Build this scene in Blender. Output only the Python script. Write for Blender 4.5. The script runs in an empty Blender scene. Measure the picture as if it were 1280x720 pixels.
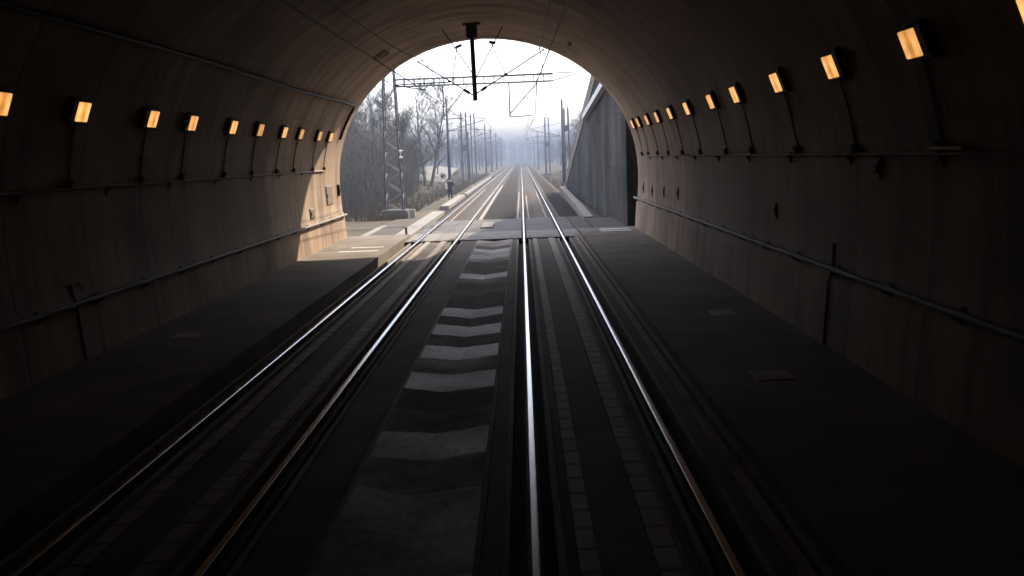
import bpy, math, random
from mathutils import Vector, Matrix, noise as mnoise
R = math.radians
sc = bpy.context.scene
col = sc.collection

# ------------------------------------------------------------------ camera
cam_d = bpy.data.cameras.new("camera")
cam = bpy.data.objects.new("camera", cam_d)
col.objects.link(cam)
cam_d.sensor_width = 36.0
cam_d.lens = 36.0 * 1200.0 / 1280.0
cam_d.clip_start = 0.05
cam_d.clip_end = 6000
XV, YV, ROLL, CAMH = 651.3, 195.5, 0.0357, 3.10
Fv = Vector(((XV - 640) / 1200.0, (360 - YV) / 1200.0, -1.0)).normalized()
Uv = Vector((-math.sin(ROLL), math.cos(ROLL), 0.0))
Uv = (Uv - Fv * Uv.dot(Fv)).normalized()
Rv = Fv.cross(Uv)
rot = Matrix(((Rv.x, Rv.y, Rv.z), (Fv.x, Fv.y, Fv.z), (Uv.x, Uv.y, Uv.z)))   # world <- camera
cam.matrix_world = Matrix.Translation((0, 0, CAMH)) @ rot.to_4x4()
sc.camera = cam

# ------------------------------------------------------------------ sky, sun, exposure
SUN_EL, SUN_AZ = R(36), R(33)          # azimuth to the right of the line (+Y towards +X)
w = bpy.data.worlds.new("World")
sc.world = w
w.use_nodes = True
nt = w.node_tree
bg = nt.nodes["Background"]
sky = nt.nodes.new("ShaderNodeTexSky")
sky.sky_type = 'NISHITA'
sky.sun_disc = False
sky.sun_elevation = SUN_EL
sky.sun_rotation = SUN_AZ
sky.altitude = 200
sky.air_density = 1.0
sky.dust_density = 1.6
sky.ozone_density = 1.0
veil = nt.nodes.new("ShaderNodeMix")             # thin even winter cloud over the clear sky
veil.data_type = 'RGBA'
veil.inputs[0].default_value = 0.5
veil.inputs[7].default_value = (7.4, 7.1, 7.5, 1)
nt.links.new(sky.outputs[0], veil.inputs[6])
nt.links.new(veil.outputs[2], bg.inputs[0])
bg.inputs[1].default_value = 0.10
sd = bpy.data.lights.new("sun", 'SUN')
sd.energy = 2.1
sd.angle = R(0.6)
sd.color = (1.0, 0.85, 0.66)
sun = bpy.data.objects.new("sun", sd)
col.objects.link(sun)
sdir = Vector((math.sin(SUN_AZ) * math.cos(SUN_EL), math.cos(SUN_AZ) * math.cos(SUN_EL), math.sin(SUN_EL)))
sun.rotation_euler = sdir.to_track_quat('Z', 'Y').to_euler()
sun.location = (30, 60, 60)
sc.view_settings.view_transform = 'Standard'
sc.view_settings.look = 'None'
sc.view_settings.exposure = 2.45
sc.view_settings.gamma = 1.0
sc.view_settings.use_curve_mapping = False
try:
    sc.cycles.use_denoising = True
    sc.cycles.denoiser = 'OPENIMAGEDENOISE'
    sc.cycles.max_bounces = 10
    sc.cycles.diffuse_bounces = 6
    sc.cycles.volume_bounces = 1
    sc.cycles.sample_clamp_indirect = 6.0
    sc.cycles.use_light_tree = True
except Exception:
    pass

# ------------------------------------------------------------------ materials
def material(name):
    m = bpy.data.materials.new(name)
    m.use_nodes = True
    return m, m.node_tree, m.node_tree.nodes["Principled BSDF"]

def N(nt, t, **kw):
    n = nt.nodes.new(t)
    for k, v in kw.items():
        setattr(n, k, v)
    return n

def coords(nt, scale=(1, 1, 1), space='Object'):
    tc = N(nt, "ShaderNodeTexCoord")
    mp = N(nt, "ShaderNodeMapping")
    mp.inputs['Scale'].default_value = scale
    nt.links.new(tc.outputs[space], mp.inputs['Vector'])
    return mp.outputs[0]

def noise_tex(nt, vec, scale, detail=6, rough=0.6):
    n = N(nt, "ShaderNodeTexNoise")
    n.inputs['Scale'].default_value = scale
    n.inputs['Detail'].default_value = detail
    n.inputs['Roughness'].default_value = rough
    nt.links.new(vec, n.inputs['Vector'])
    return n.outputs['Fac']

def ramp(nt, fac, stops):
    r = N(nt, "ShaderNodeValToRGB")
    e = r.color_ramp.elements
    while len(e) < len(stops):
        e.new(0.5)
    for i, (p, c) in enumerate(stops):
        e[i].position = p
        e[i].color = (c[0], c[1], c[2], 1)
    nt.links.new(fac, r.inputs[0])
    return r.outputs[0]

def mixc(nt, a, b, fac, mode='MULTIPLY'):
    m = N(nt, "ShaderNodeMix", data_type='RGBA', blend_type=mode)
    if hasattr(fac, 'node'):
        nt.links.new(fac, m.inputs[0])
    else:
        m.inputs[0].default_value = fac
    nt.links.new(a, m.inputs[6])
    nt.links.new(b, m.inputs[7])
    return m.outputs[2]

def bump(nt, h, b, strength=0.4, dist=0.02):
    n = N(nt, "ShaderNodeBump")
    n.inputs['Strength'].default_value = strength
    n.inputs['Distance'].default_value = dist
    nt.links.new(h, n.inputs['Height'])
    nt.links.new(n.outputs[0], b.inputs['Normal'])

def g3(v, tint=(1, 1, 1)):
    return (v * tint[0], v * tint[1], v * tint[2])

def rough_mat(name, dark, light, scale=3.0, rough=0.85, bmp=0.3, bscale=40, streak=None, metallic=0.0, spec=0.18):
    m, nt, b = material(name)
    v = coords(nt)
    c = ramp(nt, noise_tex(nt, v, scale, 8, 0.65), [(0.3, dark), (0.7, light)])
    if streak:
        s = noise_tex(nt, coords(nt, streak), 1.0, 4, 0.6)
        c = mixc(nt, c, ramp(nt, s, [(0.35, (0.45, 0.42, 0.4)), (0.6, (1, 1, 1))]), 0.8)
    nt.links.new(c, b.inputs['Base Color'])
    b.inputs['Roughness'].default_value = rough
    b.inputs['Metallic'].default_value = metallic
    b.inputs['Specular IOR Level'].default_value = spec
    if bmp:
        bump(nt, noise_tex(nt, v, bscale, 5), b, bmp, 0.01)
    return m

WARM = (1.0, 0.88, 0.76)

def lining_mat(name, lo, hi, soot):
    m, nt, b = material(name)
    v = coords(nt)
    # each cast ring has its own tone
    sep = N(nt, "ShaderNodeSeparateXYZ")
    nt.links.new(v, sep.inputs[0])
    dv = N(nt, "ShaderNodeMath", operation='MULTIPLY_ADD')
    dv.inputs[1].default_value = 1 / 2.45
    dv.inputs[2].default_value = 0.28
    nt.links.new(sep.outputs[1], dv.inputs[0])
    fl = N(nt, "ShaderNodeMath", operation='FLOOR')
    nt.links.new(dv.outputs[0], fl.inputs[0])
    wn = N(nt, "ShaderNodeTexWhiteNoise", noise_dimensions='1D')
    nt.links.new(fl.outputs[0], wn.inputs['W'])
    tone = ramp(nt, wn.outputs['Value'], [(0.0, (0.74, 0.73, 0.71)), (1.0, (1.0, 0.99, 0.97))])
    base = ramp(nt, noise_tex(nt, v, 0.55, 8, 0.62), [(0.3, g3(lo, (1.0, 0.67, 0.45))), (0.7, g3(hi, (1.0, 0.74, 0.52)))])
    c = mixc(nt, base, tone, 1.0)
    # water streaks running down the lining, irregular along the tunnel
    s1 = noise_tex(nt, coords(nt, (0.16, 0.62, 0.16)), 1.0, 5, 0.62)
    c = mixc(nt, c, ramp(nt, s1, [(0.36, (0.42, 0.38, 0.35)), (0.50, (1, 1, 1))]), 0.7)
    s2 = noise_tex(nt, coords(nt, (0.35, 2.1, 0.3)), 1.0, 4, 0.6)
    c = mixc(nt, c, ramp(nt, s2, [(0.36, (0.5, 0.48, 0.46)), (0.5, (1, 1, 1)), (0.72, (1.1, 1.1, 1.1))]), 0.6)
    # formwork panels, each a little lighter or darker
    cx = N(nt, "ShaderNodeCombineXYZ")
    nt.links.new(sep.outputs[1], cx.inputs[0])
    nt.links.new(sep.outputs[2], cx.inputs[1])
    bk = N(nt, "ShaderNodeTexBrick")
    bk.inputs['Color1'].default_value = (0.70, 0.68, 0.66, 1)
    bk.inputs['Color2'].default_value = (1.0, 1.0, 1.0, 1)
    bk.inputs['Mortar'].default_value = (0.55, 0.53, 0.5, 1)
    bk.inputs['Scale'].default_value = 1.0
    bk.inputs['Mortar Size'].default_value = 0.012
    bk.inputs['Mortar Smooth'].default_value = 0.6
    bk.inputs['Brick Width'].default_value = 1.63
    bk.inputs['Row Height'].default_value = 1.12
    bk.offset = 0.0
    nt.links.new(cx.outputs[0], bk.inputs['Vector'])
    c = mixc(nt, c, bk.outputs['Color'], 0.75)
    # joints between rings
    fr = N(nt, "ShaderNodeMath", operation='FRACT')
    nt.links.new(dv.outputs[0], fr.inputs[0])
    jl = ramp(nt, fr.outputs[0], [(0.0, (0.3, 0.28, 0.26)), (0.012, (0.35, 0.33, 0.3)), (0.03, (1, 1, 1))])
    c = mixc(nt, c, jl, 0.9)
    # soot and tide marks
    s3 = noise_tex(nt, coords(nt, (0.25, 0.25, 0.5)), 1.0, 6, 0.6)
    c = mixc(nt, c, ramp(nt, s3, [(0.35, (0.5, 0.46, 0.43)), (0.6, (1, 1, 1))]), soot)
    nt.links.new(c, b.inputs['Base Color'])
    b.inputs['Roughness'].default_value = 0.8
    bump(nt, noise_tex(nt, v, 9, 8, 0.7), b, 0.35, 0.03)
    return m

def drain_mat():
    """matte cover slabs: each short slab has its own age, with grit and worn patches on top"""
    m, nt, b = material("patchy_drain_concrete")
    v = coords(nt)
    sep = N(nt, "ShaderNodeSeparateXYZ")
    nt.links.new(v, sep.inputs[0])
    wob = noise_tex(nt, coords(nt, (1.2, 0.3, 1)), 1.0, 3, 0.5)
    row = N(nt, "ShaderNodeMath", operation='MULTIPLY_ADD')
    row.inputs[1].default_value = 0.45
    nt.links.new(wob, row.inputs[0])
    sc_ = N(nt, "ShaderNodeMath", operation='MULTIPLY')
    sc_.inputs[1].default_value = 1 / 1.02
    nt.links.new(sep.outputs[1], sc_.inputs[0])
    nt.links.new(sc_.outputs[0], row.inputs[2])
    fl = N(nt, "ShaderNodeMath", operation='FLOOR')
    nt.links.new(row.outputs[0], fl.inputs[0])
    wn = N(nt, "ShaderNodeTexWhiteNoise", noise_dimensions='1D')
    nt.links.new(fl.outputs[0], wn.inputs['W'])
    patch = noise_tex(nt, coords(nt, (0.8, 0.9, 1)), 1.0, 5, 0.62)
    mx = N(nt, "ShaderNodeMath", operation='MULTIPLY_ADD')
    mx.inputs[1].default_value = 0.8
    nt.links.new(patch, mx.inputs[0])
    nt.links.new(wn.outputs['Value'], mx.inputs[2])
    hv = N(nt, "ShaderNodeMath", operation='MULTIPLY')
    hv.inputs[1].default_value = 0.55
    nt.links.new(mx.outputs[0], hv.inputs[0])
    c = ramp(nt, hv.outputs[0], [(0.36, g3(0.12, WARM)), (0.48, g3(0.26, WARM)), (0.60, g3(0.50)), (0.8, g3(0.66))])
    grit = noise_tex(nt, coords(nt, (14, 9, 14)), 1.0, 5, 0.7)
    c = mixc(nt, c, ramp(nt, grit, [(0.32, (0.6, 0.6, 0.6)), (0.6, (1.05, 1.05, 1.05))]), 0.9)
    nt.links.new(c, b.inputs['Base Color'])
    for sock, lo, hi in (('Roughness', 0.88, 0.60), ('Specular IOR Level', 0.12, 0.44)):
        mr = N(nt, "ShaderNodeMapRange")
        mr.inputs['From Min'].default_value = 0.45
        mr.inputs['From Max'].default_value = 0.68
        mr.inputs['To Min'].default_value = lo
        mr.inputs['To Max'].default_value = hi
        nt.links.new(hv.outputs[0], mr.inputs[0])
        nt.links.new(mr.outputs[0], b.inputs[sock])
    bump(nt, noise_tex(nt, v, 14, 6), b, 0.4, 0.012)
    return m

def wing_mat():
    m, nt, b = material("wing_wall_concrete")
    v = coords(nt)
    sep = N(nt, "ShaderNodeSeparateXYZ")
    nt.links.new(v, sep.inputs[0])
    cx = N(nt, "ShaderNodeCombineXYZ")
    nt.links.new(sep.outputs[1], cx.inputs[0])
    nt.links.new(sep.outputs[2], cx.inputs[1])
    bk = N(nt, "ShaderNodeTexBrick")
    bk.inputs['Color1'].default_value = (0.78, 0.78, 0.78, 1)
    bk.inputs['Color2'].default_value = (1, 1, 1, 1)
    bk.inputs['Mortar'].default_value = (0.5, 0.5, 0.5, 1)
    bk.inputs['Scale'].default_value = 1.0
    bk.inputs['Mortar Size'].default_value = 0.03
    bk.inputs['Mortar Smooth'].default_value = 0.5
    bk.inputs['Brick Width'].default_value = 6.0
    bk.inputs['Row Height'].default_value = 2.4
    bk.offset = 0.0
    nt.links.new(cx.outputs[0], bk.inputs['Vector'])
    c = ramp(nt, noise_tex(nt, coords(nt, (1, 0.5, 0.8)), 0.55, 9, 0.7), [(0.32, g3(0.035, (1, .97, .93))), (0.66, g3(0.10, (1, .98, .95)))])
    c = mixc(nt, c, bk.outputs['Color'], 0.8)
    st = noise_tex(nt, coords(nt, (1, 0.34, 0.07)), 1.0, 6, 0.65)
    c = mixc(nt, c, ramp(nt, st, [(0.40, (0.5, 0.48, 0.45)), (0.55, (1, 1, 1)), (0.72, (1.25, 1.25, 1.25))]), 0.9)
    nt.links.new(c, b.inputs['Base Color'])
    b.inputs['Roughness'].default_value = 0.92
    b.inputs['Specular IOR Level'].default_value = 0.15
    bump(nt, noise_tex(nt, v, 4, 9, 0.7), b, 0.6, 0.05)
    return m

def ribbed_mat():
    m, nt, b = material("ribbed_panel_concrete")
    v = coords(nt)
    sep = N(nt, "ShaderNodeSeparateXYZ")
    nt.links.new(v, sep.inputs[0])
    mu = N(nt, "ShaderNodeMath", operation='MULTIPLY')
    mu.inputs[1].default_value = 1 / 0.43
    nt.links.new(sep.outputs[1], mu.inputs[0])
    fr = N(nt, "ShaderNodeMath", operation='FRACT')
    nt.links.new(mu.outputs[0], fr.inputs[0])
    j = ramp(nt, fr.outputs[0], [(0.0, (0.4, 0.4, 0.4)), (0.12, (0.45, 0.45, 0.45)), (0.2, (1, 1, 1))])
    c = ramp(nt, noise_tex(nt, v, 1.7, 7), [(0.3, g3(0.24, WARM)), (0.7, g3(0.40, WARM))])
    c = mixc(nt, c, j, 1.0)
    nt.links.new(c, b.inputs['Base Color'])
    b.inputs['Roughness'].default_value = 0.8
    bump(nt, noise_tex(nt, v, 25), b, 0.3, 0.01)
    return m

def rail_mats():
    m, nt, b = material("polished_rail_steel")
    v = coords(nt, (8, 0.15, 8))
    f = noise_tex(nt, v, 1.0, 4)
    c = ramp(nt, f, [(0.3, (0.34, 0.34, 0.37)), (0.7, (0.48, 0.48, 0.52))])
    nt.links.new(c, b.inputs['Base Color'])
    b.inputs['Metallic'].default_value = 1.0
    r = N(nt, "ShaderNodeMapRange")
    r.inputs['To Min'].default_value = 0.16
    r.inputs['To Max'].default_value = 0.30
    nt.links.new(f, r.inputs[0])
    nt.links.new(r.outputs[0], b.inputs['Roughness'])
    rust = rough_mat("rusty_rail_steel", (0.05, 0.035, 0.028), (0.11, 0.075, 0.055), 6, 0.75, 0.3)
    return m, rust

def lamp_mat():
    m, nt, b = material("lit_amber_diffuser")
    tc = N(nt, "ShaderNodeTexCoord")
    mp = N(nt, "ShaderNodeMapping")
    mp.inputs['Scale'].default_value = (1, 1, 1)
    nt.links.new(tc.outputs['Object'], mp.inputs[0])
    wv = N(nt, "ShaderNodeTexWave", wave_type='BANDS', bands_direction='X')
    wv.inputs['Scale'].default_value = 1.1
    wv.inputs['Distortion'].default_value = 0.6
    nt.links.new(mp.outputs[0], wv.inputs[0])
    c = ramp(nt, wv.outputs['Fac'], [(0.0, (0.70, 0.27, 0.05)), (0.5, (1.0, 0.44, 0.11)), (1.0, (1.15, 0.58, 0.19))])
    b.inputs['Base Color'].default_value = (0.5, 0.4, 0.25, 1)
    nt.links.new(c, b.inputs['Emission Color'])
    oi = N(nt, "ShaderNodeObjectInfo")
    mr = N(nt, "ShaderNodeMapRange")
    mr.inputs['To Min'].default_value = 0.15
    mr.inputs['To Max'].default_value = 0.27
    nt.links.new(oi.outputs['Random'], mr.inputs[0])
    dirt = noise_tex(nt, mp.outputs[0], 7.0, 4, 0.6)
    dm = N(nt, "ShaderNodeMapRange")
    dm.inputs['From Min'].default_value = 0.3
    dm.inputs['From Max'].default_value = 0.6
    dm.inputs['To Min'].default_value = 0.6
    dm.inputs['To Max'].default_value = 1.0
    nt.links.new(dirt, dm.inputs[0])
    ml = N(nt, "ShaderNodeMath", operation='MULTIPLY')
    nt.links.new(mr.outputs[0], ml.inputs[0])
    nt.links.new(dm.outputs[0], ml.inputs[1])
    nt.links.new(ml.outputs[0], b.inputs['Emission Strength'])
    b.inputs['Roughness'].default_value = 0.4
    return m

def ballast_mat():
    m, nt, b = material("railway_ballast")
    v = coords(nt)
    vo = N(nt, "ShaderNodeTexVoronoi")
    vo.inputs['Scale'].default_value = 16
    nt.links.new(v, vo.inputs['Vector'])
    c = ramp(nt, vo.outputs['Color'], [(0.1, (0.024, 0.020, 0.018)), (0.9, (0.075, 0.063, 0.054))])
    c = mixc(nt, c, ramp(nt, noise_tex(nt, v, 0.35, 5), [(0.3, (0.65, 0.55, 0.48)), (0.7, (1, 1, 1))]), 1.0)
    nt.links.new(c, b.inputs['Base Color'])
    b.inputs['Roughness'].default_value = 0.95
    b.inputs['Specular IOR Level'].default_value = 0.08
    bump(nt, vo.outputs['Distance'], b, 1.0, 0.05)
    return m

def ground_mat():
    m, nt, b = material("winter_ground")
    v = coords(nt)
    c = ramp(nt, noise_tex(nt, v, 0.12, 8, 0.7), [(0.35, (0.06, 0.052, 0.042)), (0.5, (0.11, 0.095, 0.075)), (0.68, (0.16, 0.14, 0.112))])
    c = mixc(nt, c, ramp(nt, noise_tex(nt, v, 3.5, 6, 0.7), [(0.3, (0.6, 0.6, 0.58)), (0.7, (1.1, 1.1, 1.05))]), 1.0)
    nt.links.new(c, b.inputs['Base Color'])
    b.inputs['Roughness'].default_value = 0.95
    b.inputs['Specular IOR Level'].default_value = 0.08
    bump(nt, noise_tex(nt, v, 6, 8), b, 0.8, 0.06)
    return m

M = {}
M['lining'] = lining_mat('sooty_lining_concrete', 0.34, 0.48, 0.6)
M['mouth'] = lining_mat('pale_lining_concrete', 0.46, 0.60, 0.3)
M['concrete'] = rough_mat("pale_concrete", g3(0.15, (1, .96, .9)), g3(0.26, (1, .96, .9)), 1.2)
M['apron'] = rough_mat("weathered_grey_concrete", g3(0.07), g3(0.14, (1, .98, .95)), 0.9)
M['pave'] = rough_mat('dark_pavement_concrete', g3(0.05, WARM), g3(0.095, WARM), 0.9)
M['path'] = rough_mat("pale_path_concrete", g3(0.18, (1, .95, .86)), g3(0.28, (1, .95, .86)), 1.5)
M['slab'] = rough_mat("sooty_slab_concrete", g3(0.08, WARM), g3(0.16, WARM), 0.8, 0.85)
M['walk'] = rough_mat("walkway_concrete", g3(0.12, WARM), g3(0.24, WARM), 0.7, 0.85)
M['strip'] = rough_mat("worn_edge_concrete", g3(0.2, WARM), g3(0.34, WARM), 1.4)
M['pit'] = rough_mat("black_rail_trough", (0.012, 0.012, 0.014), (0.025, 0.024, 0.024), 3, 0.9)
M['rib'] = ribbed_mat()
M['drain'] = drain_mat()
M['drain_dry'] = rough_mat('dry_cover_concrete', g3(0.22, WARM), g3(0.4, WARM), 1.3, 0.6, spec=0.4)
M['wing'] = wing_mat()
M['steel'] = rough_mat("dark_galvanised_steel", (0.055, 0.057, 0.065), (0.10, 0.10, 0.115), 4, 0.55, 0.1, metallic=0.3)
M['steel2'] = rough_mat("dull_painted_steel", (0.10, 0.10, 0.11), (0.16, 0.16, 0.17), 4, 0.6, 0.1)
M['pipe'] = rough_mat("galvanised_pipe", (0.16, 0.15, 0.14), (0.27, 0.26, 0.25), 4, 0.65, 0.1, metallic=0.1)
M['conduit'] = rough_mat("grey_conduit", (0.20, 0.18, 0.165), (0.30, 0.27, 0.25), 4, 0.7, 0.05)
M['pipe_dark'] = rough_mat('grimy_cable_sheath', (0.17, 0.135, 0.10), (0.26, 0.21, 0.16), 4, 0.7, 0)
M['cable'] = rough_mat("black_cable_rubber", (0.014, 0.013, 0.013), (0.028, 0.026, 0.025), 4, 0.6, 0.05)
M['housing'] = rough_mat("black_lamp_housing", (0.008, 0.007, 0.007), (0.016, 0.015, 0.014), 6, 0.6, 0.05)
M['lamp'] = lamp_mat()
M['ballast'] = ballast_mat()
M['ballast_dark'] = rough_mat('darker_ballast', (0.014, 0.014, 0.015), (0.038, 0.036, 0.035), 14, 0.95, 1.0, 18, spec=0.05)
M['ground'] = ground_mat()
M['rail'], M['rust'] = rail_mats()
M['sleeper'] = rough_mat("sleeper_concrete", g3(0.14, WARM), g3(0.26, WARM), 3)
M['insulator'] = rough_mat("brown_porcelain", (0.05, 0.03, 0.025), (0.09, 0.05, 0.04), 5, 0.25, 0)
M['white'] = rough_mat("white_paint", (0.6, 0.6, 0.58), (0.8, 0.8, 0.78), 5, 0.6, 0.05)
M['copper'] = rough_mat("tarnished_copper", (0.06, 0.055, 0.05), (0.10, 0.09, 0.08), 5, 0.5, 0)
M['box'] = rough_mat("taupe_box_paint", (0.17, 0.14, 0.11), (0.24, 0.2, 0.16), 4, 0.55, 0.05)
M['bark'] = rough_mat("grey_bark", (0.05, 0.045, 0.042), (0.11, 0.10, 0.092), 6, 0.95, 0.6, 20)
M['twig'] = rough_mat("bare_twigs", (0.06, 0.057, 0.057), (0.105, 0.10, 0.096), 2, 0.95, 0)
M['scrub'] = rough_mat("dry_scrub", (0.08, 0.074, 0.07), (0.15, 0.138, 0.128), 0.6, 0.95, 0)
M['straw'] = rough_mat("dry_grass", (0.06, 0.05, 0.038), (0.12, 0.10, 0.075), 0.4, 0.95, 0)
M['field'] = rough_mat("pale_stubble_field", (0.13, 0.122, 0.11), (0.20, 0.188, 0.17), 0.2, 0.95, 0.3)
M['skin'] = rough_mat("skin", (0.42, 0.26, 0.2), (0.5, 0.32, 0.25), 6, 0.6, 0)
M['jacket'] = rough_mat("dark_jacket_cloth", (0.018, 0.02, 0.035), (0.035, 0.038, 0.055), 8, 0.9, 0.2)
M['trousers'] = rough_mat("black_trouser_cloth", (0.018, 0.018, 0.022), (0.03, 0.03, 0.035), 8, 0.9, 0.2)
M['hair'] = rough_mat("dark_hair", (0.015, 0.012, 0.01), (0.03, 0.024, 0.02), 20, 0.6, 0.2)
M['bag'] = rough_mat("pale_bag_cloth", (0.55, 0.54, 0.5), (0.7, 0.69, 0.66), 8, 0.8, 0.1)
M['orange'] = rough_mat("orange_paint", (0.5, 0.16, 0.05), (0.6, 0.2, 0.07), 5, 0.6, 0.05)

# ------------------------------------------------------------------ mesh builder
class MB:
    def __init__(s):
        s.v, s.f, s.mi = [], [], []
        s.cur = 0
    def add(s, vs, fs):
        o = len(s.v)
        s.v += [tuple(p) for p in vs]
        for f in fs:
            s.f.append(tuple(i + o for i in f))
            s.mi.append(s.cur)
    def box(s, x0, x1, y0, y1, z0, z1):
        s.add([(x0, y0, z0), (x1, y0, z0), (x1, y1, z0), (x0, y1, z0), (x0, y0, z1), (x1, y0, z1), (x1, y1, z1), (x0, y1, z1)],
              [(0, 3, 2, 1), (4, 5, 6, 7), (0, 1, 5, 4), (1, 2, 6, 5), (2, 3, 7, 6), (3, 0, 4, 7)])
    def bbox(s, x0, x1, y0, y1, z0, z1, b=0.01):
        """box with chamfered vertical and top edges"""
        def ring(d, z):
            return [(x0 + d + b, y0 + d, z), (x1 - d - b, y0 + d, z), (x1 - d, y0 + d + b, z), (x1 - d, y1 - d - b, z),
                    (x1 - d - b, y1 - d, z), (x0 + d + b, y1 - d, z), (x0 + d, y1 - d - b, z), (x0 + d, y0 + d + b, z)]
        s.loft([ring(b, z0), ring(0, z0 + b), ring(0, z1 - b), ring(b, z1)], True)
    def loft(s, rings, caps=True, closed=True):
        n = len(rings[0])
        o = len(s.v)
        fs = []
        for i in range(len(rings) - 1):
            for k in range(n if closed else n - 1):
                a, b2 = i * n + k, i * n + (k + 1) % n
                fs.append((a, b2, b2 + n, a + n))
        if caps and closed:
            fs.append(tuple(reversed(range(n))))
            fs.append(tuple(range((len(rings) - 1) * n, len(rings) * n)))
        s.add([p for r in rings for p in r], fs)
    def bar(s, a, b, w, h=None):
        """rectangular bar between points"""
        h = h or w
        s.tube([a, b], [w * 0.5, w * 0.5], 4, sx=1.414, sy=1.414 * h / w, ph=math.pi / 4)
    def tube(s, pts, rad, n=8, caps=True, sx=1, sy=1, ph=0.0):
        pts = [Vector(p) for p in pts]
        if not isinstance(rad, (list, tuple)):
            rad = [rad] * len(pts)
        rings = []
        ref = None
        for i, p in enumerate(pts):
            d = (pts[min(i + 1, len(pts) - 1)] - pts[max(i - 1, 0)]).normalized()
            if ref is None:
                ref = Vector((0, 0, 1)) if abs(d.z) < 0.9 else Vector((1, 0, 0))
            x = d.cross(ref)
            if x.length < 1e-4:
                x = d.orthogonal()
            x.normalize()
            y = d.cross(x)
            ref = -y if False else ref
            rings.append([p + (x * math.cos(ph + t * 2 * math.pi / n) * sx + y * math.sin(ph + t * 2 * math.pi / n) * sy) * rad[i] for t in range(n)])
        s.loft(rings, caps)
    def ball(s, c, r, n=8, sz=1.0):
        rings = []
        for i in range(1, n):
            a = math.pi * i / n
            rings.append([(c[0] + r * math.sin(a) * math.cos(t * 2 * math.pi / n), c[1] + r * math.sin(a) * math.sin(t * 2 * math.pi / n), c[2] - r * sz * math.cos(a)) for t in range(n)])
        s.loft(rings, True)
    def build(s, name, mat, parent=None, smooth=False, kind=None):
        me = bpy.data.meshes.new(name)
        me.from_pydata(s.v, [], s.f)
        mats = mat if isinstance(mat, (list, tuple)) else [mat]
        for m in mats:
            me.materials.append(m)
        if len(mats) > 1:
            me.polygons.foreach_set('material_index', s.mi)
        if smooth:
            me.polygons.foreach_set('use_smooth', [True] * len(me.polygons))
        me.update()
        o = bpy.data.objects.new(name, me)
        col.objects.link(o)
        if parent:
            o.parent = parent
        if kind:
            o['kind'] = kind
        return o

def tag(o, label, cat, group=None):
    o['label'] = label
    o['category'] = cat
    if group:
        o['group'] = group
    return o

def thing(name, label, cat, loc=(0, 0, 0), group=None):
    o = bpy.data.objects.new(name, None)
    o.empty_display_size = 0.2
    col.objects.link(o)
    o.location = loc
    return tag(o, label, cat, group)

def struct(name, mb, mat, smooth=False):
    return mb.build(name, mat, None, smooth, 'structure')

def copy_tree(o, parent=None):
    c = o.copy()
    col.objects.link(c)
    if parent:
        c.parent = parent
    for ch in list(o.children):
        copy_tree(ch, c)
    return c

# ------------------------------------------------------------------ constants of the place
AX, HW, ZC, RISE = -1.32, 5.95, 2.4, 5.3      # tunnel axis, half width, spring height, rise
YP = 38.5                                     # portal plane
YB = -220.0                                   # far end behind the camera
RT, LT, HG = 0.755, -3.36, 0.75               # track centres, half gauge
WZ = 0.12                                     # walkway height
WL, WR = -4.62, 2.20                          # walkway edges

def wall_x(z):
    """half width of the lining at height z"""
    if z >= ZC:
        return HW * math.sqrt(max(0, 1 - ((z - ZC) / RISE) ** 2))
    if z >= 1.15:
        return 5.90 + 0.05 * math.sin((z - 1.15) / (ZC - 1.15) * math.pi / 2)
    return 5.74 + (5.86 - 5.74) * max(0, z + 0.4) / 1.55

def wall_pt(side, z):
    return AX + side * wall_x(z)

# ------------------------------------------------------------------ ground
def sm(a, b, x):
    t = min(1, max(0, (x - a) / (b - a)))
    return t * t * (3 - 2 * t)

def ground_h(x, y):
    h = -0.45
    l = sm(-7.5, -12, x) if x < 0 else 0
    h += (sm(-5.2, -5.7, x) * 0.36 if x < 0 else 0) * sm(38.2, 39.5, y)
    h += l * (0.02 + 0.75 * sm(70, 130, y)) * sm(38, 62, y)
    h += sm(5.5, 9, x) * sm(95, 125, y) * 0.9
    amp = (l + sm(5.5, 10, x)) * sm(42, 60, y)
    h += amp * 0.35 * mnoise.noise(Vector((x * 0.12, y * 0.12, 0)))
    h += amp * 0.12 * mnoise.noise(Vector((x * 0.5, y * 0.5, 3)))
    if y < 38:
        h = -0.45
    return h

def axis(breaks):
    out = []
    for a, b, st in breaks:
        n = max(1, int(round((b - a) / st)))
        out += [a + (b - a) * i / n for i in range(n)]
    return out + [breaks[-1][1]]

xs = axis([(-1500, -300, 200), (-300, -60, 30), (-60, -24, 4), (-24, -6.4, 0.8), (-6.4, -4, 0.24), (-4, 5, 3), (5, 24, 1.2), (24, 60, 4), (60, 300, 30), (300, 1500, 200)])
ys = axis([(-600, -200, 100), (-200, 36, 40), (36, 160, 1.3), (160, 300, 7), (300, 1600, 130)])
g = MB()
g.add([(x, y, ground_h(x, y)) for y in ys for x in xs],
      [(j * len(xs) + i, j * len(xs) + i + 1, (j + 1) * len(xs) + i + 1, (j + 1) * len(xs) + i) for j in range(len(ys) - 1) for i in range(len(xs) - 1)])
struct('ground', g, M['ground'], True)

# pale open field far to the left, beyond the trees
g = MB()
fx, fy = axis([(-60, -9.5, 3)]), axis([(118, 170, 4)])
g.add([(x + (y - 118) * -0.03, y, ground_h(x, y) + 0.12 + (y - 118) * 0.022) for y in fy for x in fx],
      [(j * len(fx) + i, j * len(fx) + i + 1, (j + 1) * len(fx) + i + 1, (j + 1) * len(fx) + i) for j in range(len(fy) - 1) for i in range(len(fx) - 1)])
struct('field', g, M['field'], True)

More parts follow.
